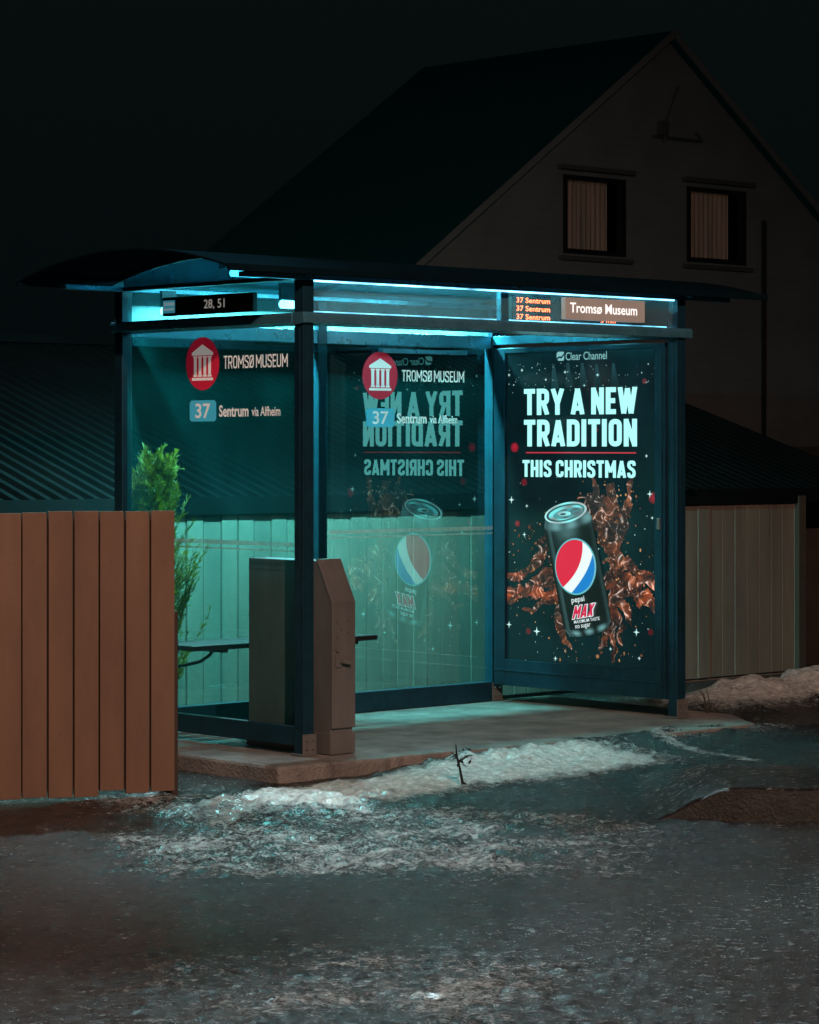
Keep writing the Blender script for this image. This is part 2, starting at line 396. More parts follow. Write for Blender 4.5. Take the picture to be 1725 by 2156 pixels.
mb=MB(); mb.box(L-.03,L+.03,.03,D-.03,2.26,2.316); mb.build('beam',M_frame_l,sh,bevel=.003)
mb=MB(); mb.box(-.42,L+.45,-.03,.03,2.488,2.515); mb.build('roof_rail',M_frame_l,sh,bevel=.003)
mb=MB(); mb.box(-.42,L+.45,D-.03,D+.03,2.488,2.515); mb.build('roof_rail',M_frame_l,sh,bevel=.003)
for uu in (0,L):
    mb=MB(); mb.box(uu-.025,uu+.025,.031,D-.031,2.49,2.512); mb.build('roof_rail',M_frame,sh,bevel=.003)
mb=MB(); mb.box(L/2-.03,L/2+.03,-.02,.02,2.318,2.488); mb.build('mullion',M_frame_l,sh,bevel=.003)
def rz(v): 
    t=(v-D/2)/(D/2+.13); return 2.525+.125*(1-t*t)
vv=np.linspace(-.13,D+.13,28)
mb=MB(); prof=[(v,rz(v)) for v in vv]+[(v,rz(v)+.010) for v in vv[::-1]]
mb.prism(prof,'x',-.62,L+.66); roof=mb.build('roof',M_roof,sh,smooth=False)
mb=MB(); mb.box(-.625,L+.665,-.15,-.128,2.505,2.542); mb.build('roof_edge',M_roof,roof,bevel=.004)
mb=MB(); mb.box(-.625,L+.665,D+.128,D+.15,2.505,2.542); mb.build('roof_edge',M_roof,roof,bevel=.004)
M_under=surf('roof_lining',(.03,.15,.20),(.02,.10,.14),scale=4,rough=.4,bstr=.1)
mb=MB(); prof=[(v,rz(v)-.006) for v in vv]+[(v,rz(v)-.002) for v in vv[::-1]]
mb.prism(prof,'x',.0,L+.02); mb.build('ceiling_lining',M_under,roof)
for uu in (L/2,L):
    mb=MB(); prof=[(v,rz(v)-.03) for v in vv]+[(v,rz(v)-.007) for v in vv[::-1]]
    mb.prism(prof,'x',uu-.015,uu+.015); mb.build('roof_rib',M_frame,roof)
vg=[v for v in vv if .0<v<D]
prof=[(0,v,rz(v)-.008) for v in vg]+[(0,vg[-1],2.513),(0,vg[0],2.513)]
mb=MB(); mb.add(prof,[tuple(range(len(prof)))]); mb.build('gable_pane',M_gable,sh)
def pane_u(u0,u1,v,z0,z1,name,mat):
    return MB().add([(u0,v,z0),(u1,v,z0),(u1,v,z1),(u0,v,z1)],[(0,1,2,3)]).build(name,mat,sh)
def pane_v(u,v0,v1,z0,z1,name,mat):
    return MB().add([(u,v0,z0),(u,v0,z1),(u,v1,z1),(u,v1,z0)],[(0,1,2,3)]).build(name,mat,sh)
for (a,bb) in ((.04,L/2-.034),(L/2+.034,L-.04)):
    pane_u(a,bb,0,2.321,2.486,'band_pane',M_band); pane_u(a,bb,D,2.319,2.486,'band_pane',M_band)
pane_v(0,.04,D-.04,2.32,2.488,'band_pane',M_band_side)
mb=MB(); mb.box(.04,L-.05,D-.05,D+.025,.003,.125); mb.build('base_rail',M_frame,sh,bevel=.003)
mb=MB(); mb.box(-.025,.025,.04,D-.04,.05,.15); mb.build('base_rail',M_frame,sh,bevel=.003)
DG=D-.038
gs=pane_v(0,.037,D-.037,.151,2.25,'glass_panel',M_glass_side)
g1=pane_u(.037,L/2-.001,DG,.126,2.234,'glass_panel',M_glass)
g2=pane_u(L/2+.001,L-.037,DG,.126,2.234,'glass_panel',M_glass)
def stripes(M,x0,x1,par):
    mb=MB()
    for z0,z1 in((1.062,1.072),(1.088,1.112)): mb.add([(x0,z0,.007),(x1,z0,.007),(x1,z1,.007),(x0,z1,.007)],[(0,1,2,3)],M)
    mb.build('safety_stripe',M_stripe,par)
stripes(plane_side(0,D),.04,D-.04,gs); stripes(plane_front(0,DG),L/2+.04,L-.04,g2)
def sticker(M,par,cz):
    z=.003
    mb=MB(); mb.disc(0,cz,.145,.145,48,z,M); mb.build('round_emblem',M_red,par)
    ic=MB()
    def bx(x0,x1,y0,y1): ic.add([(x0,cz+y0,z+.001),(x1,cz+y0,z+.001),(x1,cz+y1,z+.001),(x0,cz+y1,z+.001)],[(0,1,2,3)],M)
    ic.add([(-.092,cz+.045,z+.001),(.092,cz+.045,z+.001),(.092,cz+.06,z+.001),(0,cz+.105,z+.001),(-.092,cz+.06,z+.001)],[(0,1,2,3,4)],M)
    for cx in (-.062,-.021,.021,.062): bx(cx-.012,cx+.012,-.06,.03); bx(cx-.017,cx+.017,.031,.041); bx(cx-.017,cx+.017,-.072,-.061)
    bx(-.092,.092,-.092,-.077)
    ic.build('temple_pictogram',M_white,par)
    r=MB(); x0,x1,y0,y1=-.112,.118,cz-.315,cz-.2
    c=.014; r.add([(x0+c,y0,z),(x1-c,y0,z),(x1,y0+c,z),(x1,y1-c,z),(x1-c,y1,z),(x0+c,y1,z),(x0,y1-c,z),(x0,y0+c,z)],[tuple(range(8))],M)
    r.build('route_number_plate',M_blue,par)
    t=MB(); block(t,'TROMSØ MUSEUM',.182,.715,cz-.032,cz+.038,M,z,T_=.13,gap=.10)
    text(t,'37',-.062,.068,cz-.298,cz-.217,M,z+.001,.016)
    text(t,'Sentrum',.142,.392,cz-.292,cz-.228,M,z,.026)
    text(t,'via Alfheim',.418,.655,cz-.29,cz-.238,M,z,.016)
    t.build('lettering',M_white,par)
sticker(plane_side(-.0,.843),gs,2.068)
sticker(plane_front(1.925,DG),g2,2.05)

# ad light box
ad=MB(); ad.box(L-.028,L+.09,.045,1.50,.11,2.24); adb=ad.build('advertising_light_box',M_frame,sh,bevel=.006)
fr=MB(); fr.box(L-.05,L-.029,.05,.135,.11,2.235); fr.box(L-.05,L-.029,1.40,1.498,.11,2.235)
fr.box(L-.049,L-.029,.1355,1.3995,2.205,2.235); fr.box(L-.049,L-.029,.1355,1.3995,.11,.275)
fr.box(L-.055,L-.05,.052,1.496,.2,.212); fr.box(L-.056,L-.0505,.07,.082,.12,2.2)
fr.build('frame',M_frame,adb,bevel=.004)
lk=MB(); lk.box(L-.062,L-.05,.085,.108,1.12,1.19); lk.build('lock',M_steel,adb,bevel=.002)
PM=plane_side(L-.0295,1.398)
def A(px,py,layer=1):
    t=(px-1068)/312; x=1.262*t*(1+.054*(1-t)); return (x,1.614-(py-941)*(17.44-.92*t)/5800,.0012*layer)
m,nt,out=newmat('poster_backdrop'); b=nt.nodes.new('ShaderNodeBsdfPrincipled'); nt.links.new(b.outputs[0],out.inputs[0])
f=noise(nt,2.2,5,.6,coords(nt)); tcn=nt.nodes.new('ShaderNodeTexCoord'); sz=nt.nodes.new('ShaderNodeSeparateXYZ'); nt.links.new(tcn.outputs['Object'],sz.inputs[0])
g=ramp(nt,sz.outputs['Z'],[(0,(.001,.008,.011)),(.5,(.001,.010,.013)),(.9,(.001,.008,.010))])
g2c=ramp(nt,f,[(.35,(.001,.005,.007)),(.75,(.003,.024,.030))])
nt.links.new(mixc(nt,.5,g,g2c),b.inputs['Emission Color']); b.inputs['Emission Strength'].default_value=1
b.inputs['Base Color'].default_value=(.005,.007,.008,1); b.inputs['Roughness'].default_value=.15
poster=MB().add([(0,.276,.0004),(1.262,.276,.0004),(1.262,2.204,.0004),(0,2.204,.0004)],[(0,1,2,3)],PM).build('poster',m,adb)
poster['label']='dark backlit soft drink poster with large pale lettering'
def abox(px0,px1,py0,py1,layer):
    a=A(px0,py1,layer); c=A(px1,py1,layer); mid=A((px0+px1)/2,py0); low=A((px0+px1)/2,py1)
    return a[0],c[0],low[1],mid[1],PM,a[2]
def atext(mb,body,px0,px1,py0,py1,layer=3,**k): text(mb,body,*abox(px0,px1,py0,py1,layer),**k)
mb=MB()
block(mb,'TRY A NEW',*abox(1104,1340,817,873,3)); block(mb,'TRADITION',*abox(1104,1340,883,940,3))
block(mb,'THIS CHRISTMAS',*abox(1101,1337,969,1005,3))
mb.build('headline_lettering',M_letter,poster)
mb=MB(); atext(mb,'Clear Channel',1191,1277,741,758,bold=.005); mb.build('header_lettering',M_letter2,poster)
mb=MB(); x,z,_=A(1180,750)
mb.add([(x-.026,z-.024,.0036),(x-.012,z-.03,.0036),(x+.026,z-.03,.0036),(x+.032,z-.02,.0036),(x+.032,z+.004,.0036),(x+.01,z-.016,.0036),(x-.012,z-.012,.0036)],[tuple(range(7))],PM)
mb.add([(x-.032,z-.012,.0036),(x-.012,z-.002,.0036),(x+.008,z-.004,.0036),(x+.032,z+.016,.0036),(x+.028,z+.026,.0036),(x-.02,z+.026,.0036),(x-.032,z+.018,.0036)],[tuple(range(7))],PM)
mb.build('header_emblem',M_letter2,poster)
mb=MB(); x0,z0,_=A(1108,953); x1,_,_=A(1338,953); mb.add([(x0,z0-.004,.003),(x1,z0-.004,.003),(x1,z0+.004,.003),(x0,z0+.004,.003)],[(0,1,2,3)],PM); mb.build('red_rule',M_redline,poster)

# splash printed behind the can: liquid sheets as a fine coloured mesh on the poster
spl=MB()
paths=[([(1255,1060),(1272,1110),(1288,1150),(1296,1210),(1290,1270),(1290,1330),(1290,1390)],36,5),
 ([(1280,1130),(1268,1080),(1260,1045),(1244,1004)],24,3),([(1285,1130),(1292,1080),(1288,1050),(1284,1018)],30,7),
 ([(1290,1140),(1310,1100),(1320,1055),(1330,1003)],22,4),([(1218,1044),(1248,1050),(1268,1085),(1280,1120)],5,16),
 ([(1290,1180),(1325,1190),(1352,1212),(1380,1232)],24,13),([(1290,1225),(1330,1238),(1355,1258),(1380,1275)],30,18),
 ([(1296,1260),(1318,1285),(1330,1322)],16,3),([(1288,1290),(1308,1318),(1306,1352)],14,3),([(1285,1290),(1274,1335),(1264,1364)],15,3),
 ([(1165,1140),(1140,1168),(1118,1198),(1092,1215),(1069,1212)],13,11),([(1170,1200),(1145,1222),(1118,1245),(1090,1243),(1069,1262)],30,16),
 ([(1172,1240),(1146,1268),(1108,1284)],20,5),([(1176,1270),(1178,1320),(1190,1350),(1206,1364)],13,4),([(1152,1100),(1144,1138),(1130,1165)],4,5)]
GX=np.linspace(1069,1379,260); GY=np.linspace(1000,1396,330)
PX,PY=np.meshgrid(GX,GY)
WX=np.zeros_like(PX);WY=np.zeros_like(PX);R1=np.zeros_like(PX);R2=np.zeros_like(PX);N1=np.zeros_like(PX);N2=np.zeros_like(PX);N3=np.zeros_like(PX)
for j in range(PX.shape[0]):
    for i in range(PX.shape[1]):
        x,y=PX[j,i],PY[j,i]
        wx=mn.noise(Vector((x*.045,y*.04,1)))*10; wy=mn.noise(Vector((x*.045,y*.04,7)))*10
        WX[j,i]=wx;WY[j,i]=wy
        R1[j,i]=1-abs(mn.noise(Vector(((x+wx*1.6)*.075,(y+wy*1.6)*.040,2))))*2.0
        R2[j,i]=1-abs(mn.noise(Vector(((x+wx*2)*.13,(y+wy*2)*.07,5))))*2.0
        N1[j,i]=mn.fractal(Vector((x*.055,y*.045,11)),.7,2.1,5); N2[j,i]=mn.noise(Vector((x*.03,y*.03,21))); N3[j,i]=mn.noise(Vector((x*.09,y*.09,31)))
MK=np.zeros_like(PX)
for P_,w0,w1 in paths:
    tot=len(P_)-1
    for k in range(tot):
        ax,ay=P_[k];bx,by=P_[k+1]; dx,dy=bx-ax,by-ay
        t=np.clip(((PX+WX-ax)*dx+(PY+WY-ay)*dy)/(dx*dx+dy*dy),0,1)
        d=np.hypot(PX+WX-ax-t*dx,PY+WY-ay-t*dy); wd=w0+(w1-w0)*(k+t)/tot
        MK=np.maximum(MK,np.clip(1-d/wd,0,1))
VAL=MK+.36*N1+.12*(R2-.75)
IN=(VAL>.17)&(MK>.02)
edgef=np.clip((.25-VAL)/.08,0,1); hot=np.clip(np.abs(PX-1240)/110-.35,0,1)*np.clip(1-np.abs(PY-1240)/75,0,1)
k1=np.clip(R1,0,1)**8; k2=np.clip(R2,0,1)**16; k3=(np.clip(R1,0,1)**18)*np.clip(R2+.12,0,1)**5
body=np.clip(.40+1.5*N2+.8*N3,0,1)
CR=.014+.09*body**2+.28*k1*body+.13*k2+.95*k3+.10*edgef+hot*(.45*k1+.24*body**2)
CG=.006+.020*body**2+.090*k1*body+.07*k2+.85*k3+.035*edgef+hot*(.08*k1+.028*body**2)
CB=.007+.006*body**2+.020*k1*body+.045*k2+.78*k3+.02*edgef+hot*(.01*k1)
idx=-np.ones(PX.shape,int); vsl=[];csl=[];fsl=[]
for j in range(PX.shape[0]-1):
    for i in range(PX.shape[1]-1):
        if IN[j,i] and IN[j+1,i] and IN[j,i+1] and IN[j+1,i+1]:
            q=[]
            for (jj,ii) in ((j,i),(j+1,i),(j+1,i+1),(j,i+1)):
                if idx[jj,ii]<0:
                    idx[jj,ii]=len(vsl); vsl.append(A(PX[jj,ii],PY[jj,ii],2.5)); csl.append((float(CR[jj,ii]),float(CG[jj,ii]),float(CB[jj,ii])))
                q.append(int(idx[jj,ii]))
            fsl.append(tuple(q))
spl.add(vsl,fsl,PM,csl)
for cx,cy,rr,k in ((1290,1065,44,34),(1300,1200,58,34),(1345,1245,36,22),(1110,1235,42,40),(1125,1150,34,46),(1190,1345,26,20),(1290,1350,36,36),(1310,1030,26,16)):
    for i in range(k):
        x=cx+rng.randn()*rr*.75;y=cy+rng.randn()*rr*.9
        if not(1072<x<1376 and 1005<y<1395): continue
        p=A(x,y,2.9); r=abs(rng.randn())*.0036+.0015; q=rng.rand(); cc=(.12+.5*q*q,.04+.26*q*q,.015+.10*q*q)
        spl.disc(p[0],p[1],r*rng.uniform(.7,1.4),r*rng.uniform(.7,1.7),8,p[2],PM,cc)
spl.build('splash_picture',M_art,poster,colors=True)
# can picture
cn=MB(); nu,nvv=26,30
cx0,cy0=1193,1080; cx1,cy1=1240,1325
def canpt(s,t,layer=5):
    cx=cx0+(cx1-cx0)*t; cy=cy0+(cy1-cy0)*t
    hw=50-7*max(0,(.08-t)/.08)-7*max(0,(t-.93)/.07)
    ang=math.radians(-12)
    dx=hw*s; bow=12*math.sqrt(max(0,1-s*s))
    return A(cx+dx, cy+dx*math.tan(ang)+bow,layer)
vs=[];cs=[];fs=[]
for j in range(nvv+1):
    for i in range(nu+1):
        s=-1+2*i/nu;t=j/nvv; vs.append(canpt(s,t))
        g=.003+.09*math.exp(-((s+.80)/.05)**2)+.02*math.exp(-((s+.45)/.2)**2)*(1-t)+.06*math.exp(-((s-.90)/.045)**2)*(.3+.7*t)+.12*math.exp(-((s+.05)/.35)**2)*math.exp(-((t-.12)/.06)**2)
        g+=.22*math.exp(-((t-.05)/.03)**2)*(1+.6*math.sin(s*9))
        g+=.35*math.exp(-((t-.97)/.02)**2)*(.5+.5*math.sin(s*11+1))
        cs.append((g*.5,g*1.15,g*1.2))
for j in range(nvv):
    for i in range(nu): a=j*(nu+1)+i; fs.append((a,a+nu+1,a+nu+2,a+1))
cn.add(vs,fs,PM,cs)
def ell(cx,cy,rx,ry,rot,layer,colf,n=36):
    vs=[A(cx,cy,layer)];cs=[colf(0,0)]
    for i in range(n):
        t=2*math.pi*i/n; x=rx*math.cos(t);y=ry*math.sin(t)
        vs.append(A(cx+x*math.cos(rot)-y*math.sin(rot),cy+x*math.sin(rot)+y*math.cos(rot),layer)); cs.append(colf(math.cos(t),math.sin(t)))
    cn.add(vs,[(0,i+1,(i+1)%n+1) for i in range(n)],PM,cs)
r12=math.radians(-14)
ell(1192,1079,45,21,r12,6,lambda a,b:(.30+.15*a*a,.72+.28*math.sin(5*a+1),.72+.28*math.sin(5*a+1)))
ell(1192,1079,41,17,r12,7,lambda a,b:(.02,.13+.08*a,.14+.08*a))
ell(1193,1079,37,14,r12,8,lambda a,b:(.20,.55+.35*math.sin(4*a+3*b),.55+.35*math.sin(4*a+3*b)))
ell(1196,1080,30,10,r12,9,lambda a,b:(.08,.26+.16*math.sin(6*a),.28+.16*math.sin(6*a)))
ell(1190,1081,14,5,r12+.2,10,lambda a,b:(.3,.7+.3*a,.7+.3*a))
ell(1188,1082,6,2.0,r12+.2,11,lambda a,b:(.01,.06,.07))
cn.build('drink_can_picture',M_art,poster,colors=True)
em=MB(); gc=A(1214,1192,12); R=.165
def G(x,y,l): return (gc[0]+x*R,gc[1]+y*R,.0012*l)
em.add([G(1.06*math.cos(2*math.pi*i/48),1.06*math.sin(2*math.pi*i/48),12) for i in range(48)],[tuple(range(48))],PM,(.12,.5,.55))
em.add([G(math.cos(2*math.pi*i/48),math.sin(2*math.pi*i/48),13) for i in range(48)],[tuple(range(48))],PM,(.85,.98,.97))
def bez(p0,p1,p2,p3,n=14):
    return [tuple((1-t)**3*a+3*(1-t)**2*t*b_+3*(1-t)*t*t*c_+t**3*d for a,b_,c_,d in zip(p0,p1,p2,p3)) for t in [i/n for i in range(1,n)]]
def arc(a,b_,n=26): return [(math.cos(math.radians(a+(b_-a)*i/n)),math.sin(math.radians(a+(b_-a)*i/n))) for i in range(n+1)]
o=arc(68,232); pl=o+bez(o[-1],(-.15,-.45),(.45,.05),o[0])
em.add([G(x,y,14) for x,y in pl],[tuple(range(len(pl)))],PM,(.72,.015,.055))
o=arc(28,-100); pl=o+bez(o[-1],(.15,-.65),(.65,-.25),o[0])
em.add([G(x,y,14) for x,y in pl],[tuple(range(len(pl)))],PM,(.01,.22,.62))
em.build('round_can_emblem',M_art,poster,colors=True)
ct=MB(); rr=math.radians(9)
def at2(body,a,b_,c_,d,col,layer=13,**k):
    v0=A(a,d,layer); v1=A(b_,d,layer); md=A((a+b_)/2,c_); lo=A((a+b_)/2,d)
    text(ct,body,v0[0],v1[0],lo[1],md[1],PM,v0[2],rot=rr,col=col,**k)
at2('pepsi',1206,1233,1255,1270,(.75,.9,.9),bold=.01)
v0=A(1208,1302,13); v1=A(1250,1302,13); md=A(1230,1276)
block(ct,'MAX',v0[0]-.006,v1[0]+.006,v0[1]-.006,md[1]+.004,PM,v0[2],T_=.27,gap=.03,shear=.28,slope=.16,col=(.7,.88,.88))
block(ct,'MAX',v0[0],v1[0],v0[1],md[1],PM,v0[2]+.0012,T_=.19,gap=.09,shear=.28,slope=.16,col=(.68,.01,.07))
at2('MAXIMUM TASTE',1211,1265,1301,1308,(.7,.85,.85),bold=.01)
at2('no sugar',1214,1246,1313,1323,(.7,.85,.85),bold=.01)
ct.build('can_lettering',M_art,poster,colors=True)
sp_=MB()
def star(px,py,r,col=(.6,.95,.9)):
    x,z,_=A(px,py); pts=[]
    for i in range(8):
        q=r if i%2==0 else r*.22; pts.append((x+q*math.cos(i*math.pi/4),z+q*math.sin(i*math.pi/4),.0046))
    sp_.add(pts,[tuple(range(8))],PM,col); sp_.disc(x,z,r*.35,r*.35,10,.005,PM,col)
for px,py,r in ((1078,1052,.026),(1110,1065,.014),(1131,1328,.03),(1073,1314,.024),(1339,1330,.026),(1105,1125,.018),(1367,1040,.024),(1100,780,.014),(1150,800,.012),(1258,790,.015),(1190,784,.014),(1073,790,.013),(1360,960,.014),(1230,812,.012),(1170,1385,.018),(1345,1385,.014),(1285,1365,.014),(1372,1090,.013)): star(px,py,r)
for i in range(150):
    px,py=rng.uniform(1072,1377),rng.choice([rng.uniform(765,830),rng.uniform(1000,1395)])
    x,z,_=A(px,py); r=rng.uniform(.0015,.005); g=rng.uniform(.15,.8); sp_.disc(x,z,r,r,8,.002,PM,(g*.7,g,g*.95))
for px,py,r,g in ((1084,942,.036,.5),(1104,1015,.028,.2),(1374,1048,.04,.35),(1090,1102,.024,.3),(1355,803,.02,.18),(1232,926,.015,.3),(1113,1328,.024,.16),(1368,1330,.024,.12),(1255,905,.016,.2)):
    x,z,_=A(px,py); c0=(g,.02*g,.07*g); sp_.add([(x,z,.0016)]+[(x+r*math.cos(k*math.pi/8),z+r*.9*math.sin(k*math.pi/8),.0016) for k in range(16)],[(0,k+1,(k+1)%16+1) for k in range(16)],PM,[c0]+[(g*.2,.006,.012)]*16)
for px,py in ((1195,775),(1225,775),(1255,778),(1290,775),(1165,778)):
    x,z,_=A(px,py); sp_.add([(x-.01,z+.03,.0014),(x+.01,z+.03,.0014),(x+.05,z-.12,.0014),(x-.02,z-.12,.0014)],[(0,1,2,3)],PM,[(.01,.04,.05),(.01,.04,.05),(.001,.008,.011),(.001,.008,.011)])
sp_.build('sparkle_picture',M_art,poster,colors=True)

# signs on the band
M=plane_side(-.045,1.145)
sg=MB().box(-.045,-.012,.365,1.145,2.335,2.437).build('route_sign',M_black,sh,bevel=.003)
t=MB(); text(t,'28, 51',.368,.545,2.357,2.413,M,.002,.004); t.build('lettering',M_sign28,sg)
t=MB(); t.add([(.01,2.35,.002),(.115,2.35,.002),(.115,2.42,.002),(.01,2.42,.002)],[(0,1,2,3)],M); lg=t.build('operator_plate',M_blue,sg)
t=MB(); text(t,'troms',.015,.11,2.39,2.412,M,.003,.01); text(t,'fylkestrafikk',.015,.11,2.36,2.38,M,.003,.01); t.build('lettering',M_sign28,sg)
sg=MB().box(1.90,2.57,-.07,-.035,2.340,2.465).build('stop_name_sign',M_grey,sh,bevel=.003)
t=MB(); text(t,'Tromsø Museum',1.935,2.50,2.376,2.436,plane_front(0,-.0705),.002,.014); t.build('lettering',M_signtxt,sg)
dp=MB().box(1.90,2.80,.36,.44,2.27,2.487).build('departure_display',M_black,sh,bevel=.003)
t=MB()
for i,z in enumerate((2.452,2.404,2.356)):
    text(t,'37 Sentrum',1.935,2.215,z,z+.031,plane_front(0,.3595),.002,.012,space=1.02); text(t,'5 min',2.65,2.78,z,z+.031,plane_front(0,.3595),.002)
t.build('lettering',M_led,dp)
t=MB(); MR=Matrix(((-1,0,0,2.80),(0,0,1,.4405),(0,1,0,0),(0,0,0,1)))
for z in (2.436,2.374,2.312): text(t,'37 Sentrum',.02,.30,z,z+.04,MR,.002); text(t,'5 min',.7,.83,z,z+.04,MR,.002)
t.build('lettering',M_led,dp)

# lamps
lp=MB(); lp.tube([(.15,.78,2.565),(L-.15,.78,2.565)],.018,12); lp.build('ceiling_tube_lamp',M_tube,sh,smooth=True)
lh=MB(); lh.box(.1,L-.1,.73,.83,2.59,2.62); lh.build('lamp_housing',M_frame_l,sh)
for v_ in (.3,1.33):
    lp=MB(); lp.tube([(.10,v_,2.375),(.18,v_,2.375)],.022,12); l_=lp.build('end_lamp',M_glint,sh,smooth=True)
    MB().box(.09,.19,v_-.012,v_+.012,2.398,2.489).build('lamp_bracket',M_frame,l_)
MB().box(.05,L-.05,.036,.05,2.320,2.330).build('light_strip',M_strip,sh)
MB().box(.05,L-.05,-.026,-.012,2.480,2.4875).build('light_strip',M_strip,sh)
MB().box(1.9,2.62,D-.09,D-.05,2.19,2.215).build('notice_rail',M_frame_l,sh)

# bench inside
bn=root('bench','dark narrow bench seat on curved brackets inside the shelter','bench',W(0,0),ANG)
mb=MB(); 
for k in range(3): mb.box(.1,1.49,D-.5+k*.125,D-.39+k*.125,.480,.51)
mb.build('seat',M_black,bn,bevel=.006)
for uu in (.35,1.33):
    mb=MB(); mb.tube([(uu,D-.05,.36),(uu,D-.12,.37),(uu,D-.26,.40),(uu,D-.34,.44),(uu,D-.38,.479)],.010,8); mb.box(uu-.02,uu+.02,D-.48,D-.05,.462,.479); mb.build('bracket',M_black,bn,smooth=False)

# cabinet
cb=root('metal_cabinet','grey steel cabinet with sloped top beside shelter post','cabinet',W(0,0),ANG)
u0,u1=.105,.262
mb=MB(); mb.prism([(-.09,.0),(-.09,.80),(.02,1.015),(.58,1.015),(.58,.0)],'x',u0,u1); mb.build('body',M_steel,cb,bevel=.004)
mb=MB(); mb.prism([(-.106,.14),(-.106,.803),(.01,1.024),(.028,1.024),(.028,1.0165),(.020,1.0165),(-.091,.797),(-.091,.14)],'x',u0-.003,u1+.003); dr=mb.build('door',M_steel,cb,bevel=.002)
mb=MB(); mb.box(u0-.008,u1+.008,-.100,.59,.004,.115); mb.build('plinth',M_steel,cb,bevel=.003)
mb=MB(); mb.tube([(u0+.05,-.108,.49),(u0+.05,-.130,.49),(u0+.10,-.134,.48),(u0+.10,-.108,.48)],.009,8); mb.tube([(u0+.03,-.106,.55),(u0+.03,-.115,.55)],.012,10)
mb.box(u0+.015,u0+.06,-.113,-.1065,.46,.52)
mb.build('handle',M_steel,dr)
for a_,z in ((.03,.7),(.06,.66),(.03,.62),(.11,.7),(.11,.64)):
    MB().tube([(u0+a_,-.107,z),(u0+a_,-.112,z)],.006,8).build('rivet',M_steel,dr)

# ---------------------------------------------------------------- shed
sd=root('garden_shed','low brown board shed with dark corrugated roof behind shelter','shed',W(L,D+1.0,-.12),ANG)
mb=MB(); prof=[];x=-9.0
while x<4.25:
    wd=.118+.012*rng.rand(); o_=.003*rng.randn()
    prof+= [(x,-.0+o_),(x+wd,-.0+o_),(x+wd+.003,.008),(x+wd+.010,.008)]; x+=wd+.014
prof.append((4.26,0)); vs=[(a,b_,.02) for a,b_ in prof]+[(a,b_,1.40) for a,b_ in prof]; n=len(prof)
mb.add(vs,[(i,i+1,i+1+n,i+n) for i in range(n-1)]); mb.box(4.2,4.262,.02,3.3,.02,1.36); mb.box(-9,-8.95,.02,3.3,.02,1.36)
mb.build('wall',M_shed,sd)
mb=MB(); mb.box(-9,4.25,.03,.12,-.1,.03); mb.build('foundation',M_concrete,sd)
mb=MB(); mb.box(4.262,4.35,-.04,.05,-.05,1.36); mb.build('corner_post',M_fenced,sd,bevel=.004)
mb=MB()
for i in range(9): mb.box(4.36+i*.13,4.48+i*.13,.45,.47,-.05,1.45)
mb.build('door',M_fenced,sd)
prof=[];x=-9.4;p=.118
while x<5.25:
    prof+= [(x,0),(x+.045,0),(x+.06,.028),(x+.1,.028)]; x+=p
n=len(prof); dep=3.4; tb=.325
vs=[(a,-.0,1.39+h_) for a,h_ in prof]+[(a,dep,1.39+dep*tb+h_) for a,h_ in prof]
mb=MB(); mb.add(vs,[(i,i+1,i+1+n,i+n) for i in range(n-1)])
mb.add([(-9.4,0,1.375),(5.25,0,1.375),(5.25,dep,1.375+dep*tb),(-9.4,dep,1.375+dep*tb)],[(3,2,1,0)])
rf=mb.build('roof',M_shedroof,sd)
mb=MB(); mb.prism([(-.03,1.37),(dep,1.37+dep*tb+.01),(dep,1.45+dep*tb),(-.03,1.45)],'x',5.25,5.28); mb.build('verge_board',M_shedroof,rf)
mb=MB(); mb.box(-9.4,5.25,-.03,-.005,1.31,1.42); mb.build('eave_board',M_shedroof,rf)
mb=MB(); mb.prism([(dep-.1,1.42+dep*tb-.02),(dep+.0,1.47+dep*tb),(dep+.1,1.42+dep*tb-.02)],'x',-9.4,5.25); mb.build('ridge_cap',M_shedroof,rf)
mb=MB(); mb.box(-8.9,5.1,dep+.02,dep+.1,0,1.37+dep*tb); mb.build('rear_wall',M_fenced,sd)

# ---------------------------------------------------------------- house
hs=root('gabled_house','tall gabled wooden house with two curtained windows at night','house',(2.676,40,-.1),ANG)
kc=1.60; hw=5.25
def tz(k): return 7.78-.705*abs(k-kc)
m,nt,out=newmat('house_siding'); b=nt.nodes.new('ShaderNodeBsdfPrincipled'); nt.links.new(b.outputs[0],out.inputs[0])
wv=nt.nodes.new('ShaderNodeTexWave'); wv.bands_direction='Z'; wv.wave_profile='SAW'; wv.inputs['Scale'].default_value=2.4; nt.links.new(coords(nt),wv.inputs['Vector'])
f=noise(nt,1.2,6,.6,coords(nt)); nt.links.new(mixc(nt,mrange(nt,wv.outputs['Fac'],.85,1,0,.3),ramp(nt,f,[(.3,(.135,.135,.138)),(.7,(.185,.185,.190))]),(.08,.075,.07)),b.inputs['Base Color'])
b.inputs['Roughness'].default_value=.8; nt.links.new(bump(nt,wv.outputs['Fac'],.2,.02),b.inputs['Normal'])
mb=MB()
def colm(a,c_,z0,z1a=None,z1b=None):
    mb.add([(a,0,z0),(c_,0,z0),(c_,0,z1b if z1b is not None else tz(c_)),(a,0,z1a if z1a is not None else tz(a))],[(0,1,2,3)])
colm(kc-hw,-.646,0); colm(-.646,.661,0,4.5,4.5); colm(-.646,.661,5.63); colm(.661,kc,0); colm(kc,2.03,0); colm(2.03,3.383,0,4.5,4.5); colm(2.03,3.383,5.63); colm(3.383,kc+hw,0)
for k in(kc-hw,kc+hw): mb.add([(k,0,0),(k,5,0),(k,5,tz(k)),(k,0,tz(k))],[(0,1,2,3)])
mb.build('wall',m,hs); M_siding=m
